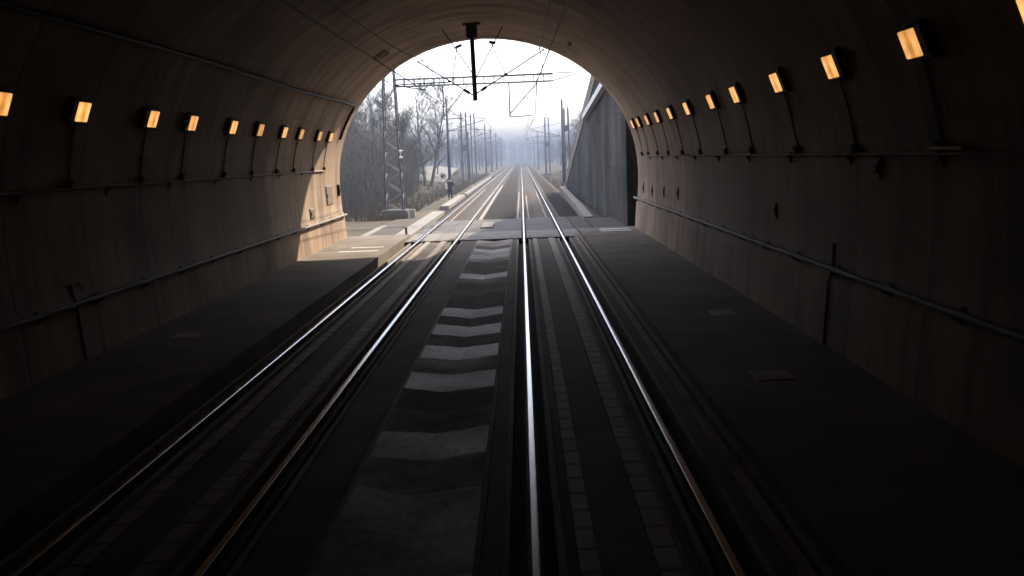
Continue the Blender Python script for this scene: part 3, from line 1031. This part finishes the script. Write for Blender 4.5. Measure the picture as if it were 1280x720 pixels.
# ------------------------------------------------------------------ masts along the line
def tube_pole(x, y, h, r0, r1, label, arm=None, name='catenary_pole'):
    t = thing(name, label, 'pole', (x, y, ground_h(x, y)), 'catenary masts along the line')
    b = MB(); b.tube([(0, 0, -0.3), (0, 0, h * 0.5), (0, 0, h)], [r0, (r0 + r1) / 2, r1], 10); b.build('pole', M['steel'], t, True)
    b = MB(); b.tube([(0, 0, -0.3), (0, 0, 0.35)], [r0 * 2.4, r0 * 2.0], 10); b.build('footing', M['apron'], t)
    b = MB(); b.tube([(0, 0, h), (0, 0, h + 0.12)], [r1 * 1.4, r1 * 0.6], 8); b.build('cap', M['steel'], t)
    if arm:
        b = MB(); b.tube([(0, 0, 5.7), (arm, 0, 6.6)], 0.035, 6); b.tube([(0, 0, 7.3), (arm, 0, 6.7)], 0.025, 6); b.tube([(0, 0, 5.75), (arm, 0, 5.75)], 0.025, 6)
        b.build('cantilever', M['steel'], t)
    return t
def ladder_mast(x, y, h, wd, label, box=None, arm=None, ring=False):
    t = thing('lattice_mast', label, 'mast', (x, y, ground_h(x, y)), 'catenary masts along the line')
    for sx in (-1, 1):
        b = MB(); b.bar((sx * wd / 2, 0, -0.3), (sx * wd / 2 * 0.8, 0, h), 0.12, 0.2); b.build('leg', M['steel'], t)
    b = MB()
    zz = 0.6
    k = 0
    while zz < h:
        f = 1 if k % 2 else -1
        b.bar((-wd / 2 * f * 0.95, 0, zz), (wd / 2 * f * 0.95, 0, min(h, zz + 0.8)), 0.06, 0.03)
        zz += 0.8
        k += 1
    b.build('lacing', M['steel2'], t)
    b = MB(); b.bbox(-wd * 0.8, wd * 0.8, -0.5, 0.5, -0.3, 0.3, 0.03); b.build('footing', M['apron'], t)
    if box:
        b = MB(); b.bbox(-wd * 0.62, wd * 0.62, -0.3, 0.25, box, box + 0.75, 0.02); b.build('switch_box', M['steel'], t)
    if ring:
        b = MB(); b.bar((-wd / 2 * 0.8, 0, h), (-wd * 0.25, 0, h + 0.35), 0.1); b.bar((wd / 2 * 0.8, 0, h), (wd * 0.25, 0, h + 0.35), 0.1); b.bar((-wd * 0.25, 0, h + 0.35), (wd * 0.25, 0, h + 0.35), 0.1); b.build('top_hoop', M['steel'], t)
    else:
        b = MB(); b.tube([(0, 0, h - 0.1), (0, 0, h + 0.9)], 0.04, 6); b.build('finial', M['steel'], t)
    if arm:
        b = MB(); b.tube([(0, 0, 5.7), (arm, 0, 6.6)], 0.04, 6); b.tube([(0, 0, 7.3), (arm, 0, 6.7)], 0.03, 6); b.tube([(0, 0, 5.75), (arm, 0, 5.75)], 0.03, 6)
        b.build('cantilever', M['steel'], t)
    return t
tube_pole(-6.6, 88.5, 8.5, 0.16, 0.10, 'slim dark pole rising behind the standing person', 3.4)
ladder_mast(-7.5, 129.4, 9.3, 0.75, 'ladder like steel mast with a box halfway up, left of the line', 4.2, 3.8)
tube_pole(-7.0, 130.1, 6.6, 0.15, 0.13, 'short dark pole close beside the mast with the box')
ladder_mast(-7.5, 153.8, 10.2, 0.7, 'hazy lattice mast with a spike top, left of the line', None, 3.8)
tube_pole(-6.6, 181.7, 9.3, 0.19, 0.13, 'hazy single pole left of the line, beyond the spike topped mast', 2.8)
for i, y in enumerate((217, 260, 324)):
    tube_pole(-6.6, y, 9.4, 0.2, 0.14, ['faint pole in the haze left of the line, nearest of the last three', 'faint pole in the haze left of the line, middle of the last three', 'faintest and farthest pole left of the line'][i], 2.8)
tube_pole(5.0, 114.8, 9.9, 0.19, 0.13, 'dark pole rising beside the sloping wing wall, right of the line', -3.8)
ladder_mast(5.75, 121.0, 9.2, 0.6, 'ladder like mast with a hooped top behind the wing wall', 6.4, None, True)
ladder_mast(4.8, 174.8, 10.4, 0.75, 'hazy lattice mast with a spike top, right of the line', 5.2, -3.6)
tube_pole(4.5, 176.5, 9.3, 0.18, 0.13, 'hazy slim pole just left of the right hand lattice mast')
tube_pole(4.5, 255.0, 9.6, 0.2, 0.14, 'faint far pole right of the line, before the tracks vanish', -3.6)
tube_pole(4.5, 330.0, 9.6, 0.2, 0.14, 'faintest and farthest pole right of the line', -3.6)

# ------------------------------------------------------------------ wing wall on the right
WX = 4.40
WN, WF = 40.6, 95.5
def wtop(y):
    return max(0.05, (96.2 - y) * 0.181)
ww = thing('wing_wall', 'tall grey concrete wing wall with a sloping top, right of the tunnel mouth', 'wall', (WX, 60, 0))
ww.location = (0, 0, 0)
b = MB()
yy = axis([(WN, WF, 3)])
b.loft([[(WX, y, -0.45), (WX + 0.6, y, -0.45), (WX + 0.6, y, wtop(y)), (WX, y, wtop(y))] for y in yy], True)
b.build('wall', M['wing'], ww)
b = MB()
b.loft([[(WX - 0.06, y, wtop(y)), (WX + 0.66, y, wtop(y)), (WX + 0.66, y, wtop(y) + 0.12), (WX - 0.06, y, wtop(y) + 0.12)] for y in yy], True)
b.build('coping', M['concrete'], ww)
b = MB()
b.loft([[(WX - 0.28, y, z), (WX + 0.05, y, z), (WX + 0.05, y, z + 0.34), (WX - 0.28, y, z + 0.34)] for y, z in ((WN + 0.4, 6.75), (49, 6.35), (64.5, 5.35))], True)
b.build('ledge', M['white'], ww)
rl = MB()
for dz in (0.12, 0.55, 1.0):
    rl.tube([(WX + 0.02, y, wtop(y) + 0.12 + dz) for y in (WN, WF - 2)], 0.03, 6)
y = WN
k = 0
while y < WF - 2:
    th_ = 0.06 if k % 6 == 0 else 0.028
    rl.bar((WX + 0.02, y, wtop(y) + 0.1), (WX + 0.02, y, wtop(y) + 1.12), th_)
    y += 0.3
    k += 1
rl.build('railing', M['conduit'], ww)
# short return wall closing the corner by the mouth
b = MB()
b.loft([[(WX + 0.62, WN + 0.1, z), (10, WN + 0.1, z), (10, WN + 0.6, z), (WX + 0.62, WN + 0.6, z)] for z in (-0.45, 9.7)], True)
b.build('return_wall', M['wing'], ww)
# earth behind the wing wall
hs = MB()
hx = axis([(WX + 0.63, 14, 1.0), (14, 60, 5)])
hy = axis([(WN + 0.7, 100, 1.5)])
def hill_h(x, y):
    return max(-0.5, (96.2 - y) * 0.181 - 0.3 + 0.25 * mnoise.noise(Vector((x * 0.2, y * 0.2, 7))) * sm(5, 8, x))
hs.add([(x, y, hill_h(x, y)) for y in hy for x in hx],
       [(j * len(hx) + i, j * len(hx) + i + 1, (j + 1) * len(hx) + i + 1, (j + 1) * len(hx) + i) for j in range(len(hy) - 1) for i in range(len(hx) - 1)])
struct('hillside', hs, M['ground'], True)
b = MB()
pts = [(3.02, 47.6), (3.25, 60), (3.45, 75), (3.65, 91), (3.7, 94)]
b.loft([[(x, y, -0.45), (x + 0.45, y, -0.45), (x + 0.45, y, 0.03), (x, y, 0.03)] for x, y in pts], True)
tag(b.build('cable_trough', M['path']), 'pale concrete cable trough along the foot of the wing wall', 'cable trough')

# ------------------------------------------------------------------ person on the path
def skinned(name, vv, ee, rr, mat, par):
    """skeleton grown into one continuous surface, written out as a plain mesh"""
    import bmesh
    bm = bmesh.new()
    lay = bm.verts.layers.skin.verify()
    bv = []
    for i, p in enumerate(vv):
        v = bm.verts.new(p)
        v[lay].radius = (rr[i], rr[i])
        v[lay].use_root = (i == 0)
        bv.append(v)
    for a, c in ee:
        bm.edges.new((bv[a], bv[c]))
    me = bpy.data.meshes.new(name)
    bm.to_mesh(me)
    bm.free()
    me.materials.append(mat)
    o = bpy.data.objects.new(name, me)
    col.objects.link(o)
    o.parent = par
    md = o.modifiers.new('skin', 'SKIN')
    md.use_smooth_shade = True
    sb = o.modifiers.new('smooth', 'SUBSURF')
    sb.levels = sb.render_levels = 2
    return o

pr = thing('person', 'person in dark clothes standing beside the path with a pale bag on the shoulder', 'person', (-5.75, 77.0, ground_h(-5.75, 77.0)))
vs = [(0, 0, 0.92), (0, 0.01, 1.12), (0, 0.0, 1.36), (0, 0, 1.48), (0, -0.015, 1.58), (0, -0.02, 1.66),
      (-0.095, 0, 0.86), (-0.11, -0.02, 0.48), (-0.11, 0.03, 0.09), (-0.115, -0.12, 0.04),
      (0.095, 0, 0.86), (0.11, -0.05, 0.48), (0.12, -0.02, 0.09), (0.125, -0.17, 0.04),
      (-0.19, 0, 1.38), (-0.25, 0.04, 1.12), (-0.25, -0.05, 0.88), (-0.25, -0.08, 0.78),
      (0.19, 0, 1.38), (0.25, 0.03, 1.12), (0.24, -0.14, 0.93), (0.23, -0.19, 0.86)]
es = [(0, 1), (1, 2), (2, 3), (3, 4), (4, 5), (0, 6), (6, 7), (7, 8), (8, 9), (0, 10), (10, 11), (11, 12), (12, 13), (2, 14), (14, 15), (15, 16), (16, 17), (2, 18), (18, 19), (19, 20), (20, 21)]
rad = [0.13, 0.125, 0.14, 0.055, 0.085, 0.08, 0.085, 0.06, 0.042, 0.04, 0.085, 0.06, 0.042, 0.04, 0.065, 0.045, 0.033, 0.035, 0.065, 0.045, 0.033, 0.035]
skinned('body', vs, es, rad, M['skin'], pr)
ji = [1, 2, 0, 14, 15, 16, 18, 19, 20]
mp_ = {a: k for k, a in enumerate(ji)}
skinned('jacket', [vs[i] for i in ji], [(mp_[a], mp_[c]) for a, c in es if a in mp_ and c in mp_], [0.17, 0.18, 0.17, 0.10, 0.07, 0.055, 0.10, 0.07, 0.055], M['jacket'], pr)
ti = [0, 6, 7, 8, 10, 11, 12]
mt_ = {a: k for k, a in enumerate(ti)}
skinned('trousers', [vs[i] for i in ti], [(mt_[a], mt_[c]) for a, c in es if a in mt_ and c in mt_], [0.155, 0.115, 0.085, 0.07, 0.115, 0.085, 0.07], M['trousers'], pr)
b = MB(); b.ball((0, 0.02, 1.66), 0.115, 10, 1.1); b.build('hair', M['hair'], pr, True)
b = MB()
for sx in (-1, 1):
    b.bbox(sx * 0.118 - 0.05, sx * 0.118 + 0.05, -0.21 if sx > 0 else -0.16, 0.08, -0.0, 0.09, 0.02)
b.build('shoes', M['trousers'], pr)
bgg = thing('shoulder_bag', 'pale shoulder bag hanging at the side of the standing person', 'bag', (-6.03, 76.95, ground_h(-5.75, 77.0)))
b = MB(); b.bbox(-0.08, 0.07, -0.2, 0.16, 0.85, 1.28, 0.03); b.build('pouch', M['bag'], bgg)
b = MB(); b.tube([(0, -0.12, 1.26), (0.08, -0.04, 1.47), (0.06, 0.1, 1.3)], 0.015, 6); b.build('strap', M['bag'], bgg)

# ------------------------------------------------------------------ trees
def tree_mesh(seed, h, spread, limbs=11, trunk_r=0.14, fork=1, lean=0.0, twigs=7):
    rr = random.Random(seed)
    tk, cr = MB(), MB()
    def cone(b, p, d, ln, r0, r1, bend, k):
        pts, rad = [p.copy()], [r0]
        q = p.copy()
        dd = d.copy()
        for i in range(k):
            dd = (dd + Vector((rr.gauss(0, bend), rr.gauss(0, bend), rr.gauss(0, bend * 0.6) + bend * 0.25))).normalized()
            q = q + dd * (ln / k)
            pts.append(q.copy())
            rad.append(r0 + (r1 - r0) * (i + 1) / k)
        return pts, rad
    for f in range(fork):
        p = Vector((f * 0.5 - (fork - 1) * 0.25, rr.uniform(-.2, .2), -0.4))
        d = Vector((lean + (f - (fork - 1) / 2) * 0.3 + rr.uniform(-.06, .06), rr.uniform(-.06, .06), 1)).normalized()
        pts, rad = cone(tk, p, d, h * 0.93, trunk_r, trunk_r * 0.18, 0.07, 8)
        tk.tube(pts, rad, 7)
        for i in range(limbs):
            t = 0.2 + 0.78 * (i + rr.random()) / limbs
            s_ = t * 8
            k = min(7, int(s_))
            q = pts[k].lerp(pts[k + 1], s_ - k)
            a = rr.uniform(0, 2 * math.pi)
            up = 0.55 + 0.7 * t + rr.uniform(-.2, .3)
            ld = Vector((math.cos(a), math.sin(a), up)).normalized()
            ln = spread * (1.15 - 0.65 * t) * rr.uniform(0.75, 1.25)
            r0 = trunk_r * (1 - 0.75 * t) * 0.55
            lp, lr = cone(tk, q, ld, ln, r0, 0.014, 0.13, 5)
            tk.tube(lp, lr, 5, False)
            for j in range(7):
                t2 = 0.25 + 0.75 * (j + rr.random()) / 7
                s2 = min(4.999, t2 * 5)
                kk = int(s2)
                q2 = lp[kk].lerp(lp[kk + 1], s2 - kk)
                sd_ = (ld + Vector((rr.gauss(0, .6), rr.gauss(0, .6), rr.gauss(0.25, .4)))).normalized()
                l2 = ln * rr.uniform(0.25, 0.5)
                sp_, sr = cone(cr, q2, sd_, l2, 0.016, 0.007, 0.18, 3)
                cr.tube(sp_, sr, 3, False)
                for m_ in range(twigs):
                    t3 = rr.uniform(0.15, 1.0)
                    s3 = min(2.999, t3 * 3)
                    k3 = int(s3)
                    q3 = sp_[k3].lerp(sp_[k3 + 1], s3 - k3)
                    td = (sd_ + Vector((rr.gauss(0, .7), rr.gauss(0, .7), rr.gauss(0.3, .45)))).normalized()
                    tp, tr_ = cone(cr, q3, td, rr.uniform(0.3, 1.05), 0.011, 0.006, 0.25, 2)
                    cr.tube(tp, tr_, 3, False)
    return tk, cr

def mesh_of(mb, name, mat):
    me = bpy.data.meshes.new(name)
    me.from_pydata(mb.v, [], mb.f)
    me.materials.append(mat)
    me.update()
    return me
protos = []
for k, (h, sp_, lb, tr_, fk, ln) in enumerate(((11.0, 4.0, 14, 0.19, 2, 0.10), (9.0, 3.2, 13, 0.13, 1, 0.03), (8.0, 3.0, 12, 0.10, 2, 0.0), (10.0, 2.6, 14, 0.13, 1, -0.04))):
    tk, cr = tree_mesh(20 + k, h, sp_, lb, tr_, fk, ln, 12)
    protos.append((mesh_of(tk, 'trunk', M['bark']), mesh_of(cr, 'crown', M['twig'])))
def tree(k, x, y, rz, s, label, zoff=0, group='bare trees beside the line', zz=None):
    t = thing('bare_tree', label, 'tree', (x, y, (ground_h(x, y) if zz is None else zz) + zoff), group)
    t.rotation_euler = (0, 0, rz)
    t.scale = (s, s, s)
    for me, nm in zip(protos[k], ('trunk', 'crown')):
        o = bpy.data.objects.new(nm, me)
        col.objects.link(o)
        o.parent = t
    return t
tree(0, -10.2, 104, 0.3, 1.0, 'tall bare tree with two leaning trunks beside the pale field')
tree(1, -13.0, 92, 1.2, 1.05, 'bare tree behind the lattice mast, its crown just right of the beam end')
tree(2, -12.4, 72, 2.2, 0.95, 'low forked bare tree just left of the lattice mast')
tree(3, -15.2, 79, 3.0, 0.95, 'upright slender bare tree seen between the tunnel edge and the lattice mast')
tree(1, -17.5, 86, 4.1, 1.1, 'bare tree rising at the left edge of the tunnel mouth')
tree(2, -10.6, 84, 5.0, 0.9, 'small forked bare tree right of the lattice mast legs')
tree(3, -14.5, 112, 0.7, 1.05, 'hazy slender bare tree behind the two trunked one')
tree(0, -19.5, 104, 2.6, 1.0, 'broad hazy bare tree deep in the left hand thicket')
tree(1, -14.2, 66, 0.4, 0.85, 'small bare tree low at the left edge of the tunnel mouth')
tree(3, -11.3, 95, 1.9, 0.95, 'slender bare tree crowding against the two trunked one')
tree(2, -16.5, 76, 0.9, 1.1, 'spreading forked bare tree in the middle of the left thicket')
tree(0, -14.0, 88, 4.4, 0.85, 'leaning twin stemmed bare tree behind the top of the lattice mast')
tree(3, 10.2, 112, 1.0, 0.95, 'slender bare tree above the coping of the wing wall')
tree(1, 13.2, 122, 2.0, 1.0, 'bare tree behind the hooped mast on the right')
tree(2, 8.4, 136, 0.2, 0.95, 'forked bare tree right of the line in the haze')
tree(1, -12.0, 138, 3.3, 0.9, 'small far bare tree beyond the pale field')

# thicket: tangled bare stems nobody could count
rr = random.Random(9)
th = MB()
for i in range(7600):
    y = rr.uniform(58, 116)
    x = -9.0 - 0.028 * (y - 58) - abs(rr.gauss(0, 1)) * 7.5
    if y > 96 and x > -12:
        continue
    z = ground_h(x, y)
    big = rr.random() < 0.5
    h = rr.uniform(2.6, 6.6) if big else rr.uniform(0.6, 2.6)
    p = Vector((x, y, z - 0.05))
    d = Vector((rr.gauss(0, .22), rr.gauss(0, .22), 1)).normalized()
    q = p + d * h * 0.5
    e = q + (d + Vector((rr.gauss(0, .25), rr.gauss(0, .25), 0))).normalized() * h * 0.5
    th.tube([p, q, e], [0.018 if big else 0.012, 0.012, 0.004], 3, False)
    for k in range(7 if big else 4):
        t = rr.uniform(0.25, 1.0)
        b0 = p.lerp(q, t * 2) if t < 0.5 else q.lerp(e, t * 2 - 1)
        bd = Vector((rr.gauss(0, .6), rr.gauss(0, .6), rr.uniform(0.2, 1.0))).normalized()
        th.tube([b0, b0 + bd * rr.uniform(0.3, 0.32 * h + 0.3)], [0.008, 0.004], 3, False)
o = th.build('thicket', M['scrub'], None)
o['kind'] = 'stuff'
# dry grass along the verges
gr = MB()
for i in range(26000):
    y = 52 + 130 * rr.random() ** 1.6
    if rr.random() < 0.68:
        x = -6.0 - rr.random() ** 1.5 * 11
        if -6.6 < x and y < 86:
            continue
        if x > -9.6 and y < 51:
            continue
    else:
        if y < 96.5:
            continue
        x = 3.6 + rr.random() ** 1.3 * 9
    z = ground_h(x, y)
    h = rr.uniform(0.15, 0.55) * (1.5 if rr.random() < 0.1 else 1)
    wd = 0.02
    a = rr.uniform(0, math.pi)
    dx, dy = math.cos(a) * wd, math.sin(a) * wd
    lx, ly = rr.gauss(0, .14), rr.gauss(0, .14)
    gr.add([(x - dx, y - dy, z - 0.03), (x + dx, y + dy, z - 0.03), (x + lx, y + ly, z + h)], [(0, 1, 2)])
o = gr.build('dry_grass', M['straw'], None)
o['kind'] = 'stuff'
# small bushes on the pale field
for x, y, s_, lab in ((-13.9, 121, 1.0, 'small dark rounded bush at the near edge of the pale field'), (-13.6, 134, 0.6, 'tiny dark bush farther out on the pale field'), (-10.3, 126, 0.6, 'tiny dark bush on the pale field next to the mast with the box')):
    b = MB()
    z = ground_h(x, y) + 0.1 + (y - 118) * 0.022
    for i in range(150):
        a = rr.uniform(0, 2 * math.pi)
        e = rr.uniform(0.1, 1.4)
        d = Vector((math.cos(a) * math.cos(e), math.sin(a) * math.cos(e), math.sin(e)))
        p0 = Vector((0, 0, -0.1))
        p1 = d * rr.uniform(0.4, 0.75) * s_
        p2 = p1 + (d + Vector((rr.gauss(0, .4), rr.gauss(0, .4), rr.gauss(0, .3)))).normalized() * 0.4 * s_
        b.tube([p0, p1, p2], [0.025 * s_, 0.018 * s_, 0.006], 3, False)
    ob = tag(b.build('bush', M['twig']), lab, 'bush', 'bushes on the pale field')
    ob.location = (x, y, z)
# far woodland on both sides, one mass in the haze
fw = MB()
for i in range(620):
    y = rr.uniform(150, 520)
    sgn = -1 if rr.random() < 0.55 else 1
    x = sgn * (8.5 + rr.random() ** 1.3 * (55 if sgn < 0 else 45)) + (-1 if sgn < 0 else 0)
    if sgn < 0 and y < 175 and x > -60:
        continue
    h = rr.uniform(5, 10.5)
    z = ground_h(x, y)
    fw.tube([(x, y, z - 0.2), (x + rr.gauss(0, .3), y, z + h * 0.5), (x + rr.gauss(0, .5), y, z + h)], [0.13, 0.09, 0.02], 4, False)
    for k in range(26):
        t = rr.uniform(0.15, 0.98)
        a = rr.uniform(0, 2 * math.pi)
        ln = rr.uniform(0.6, 2.4) * (1.15 - 0.6 * t)
        d = Vector((math.cos(a), math.sin(a), rr.uniform(0.4, 1.4))).normalized()
        p0 = Vector((x, y, z + h * t))
        p1 = p0 + d * ln
        fw.tube([p0, p1], [0.035, 0.012], 3, False)
        for m_ in range(3):
            p2 = p0.lerp(p1, rr.uniform(0.3, 1))
            d2 = (d + Vector((rr.gauss(0, .6), rr.gauss(0, .6), rr.gauss(.2, .4)))).normalized()
            fw.tube([p2, p2 + d2 * rr.uniform(0.4, 1.2)], [0.018, 0.008], 3, False)
for i in range(420):
    y = rr.uniform(560, 720)
    x = rr.uniform(-150, 150)
    h = rr.uniform(11, 17)
    z = -0.4
    fw.tube([(x, y, z), (x + rr.gauss(0, .6), y, z + h)], [0.22, 0.04], 4, False)
    for k in range(34):
        t = rr.uniform(0.02, 0.98)
        a = rr.uniform(0, 2 * math.pi)
        d = Vector((math.cos(a), math.sin(a), rr.uniform(0.2, 1.4))).normalized()
        p0 = Vector((x, y, z + h * t))
        fw.tube([p0, p0 + d * rr.uniform(1.0, 4.2) * (1.1 - 0.6 * t)], [0.09, 0.04], 3, False)
o = fw.build('woodland', M['twig'], None)
o['kind'] = 'stuff'

# ------------------------------------------------------------------ haze
hz, nt, b_ = material("winter_haze")
nt.nodes.remove(b_)
pv = nt.nodes.new("ShaderNodeVolumePrincipled")
pv.inputs['Color'].default_value = (0.235, 0.285, 0.37, 1)
pv.inputs['Density'].default_value = 0.0031
pv.inputs['Anisotropy'].default_value = 0.0
nt.links.new(pv.outputs[0], nt.nodes["Material Output"].inputs['Volume'])
b = MB()
b.box(-1501, 1501, -601, 1601, -2.5, 24)
o = b.build('haze', hz, None)
o['kind'] = 'stuff'
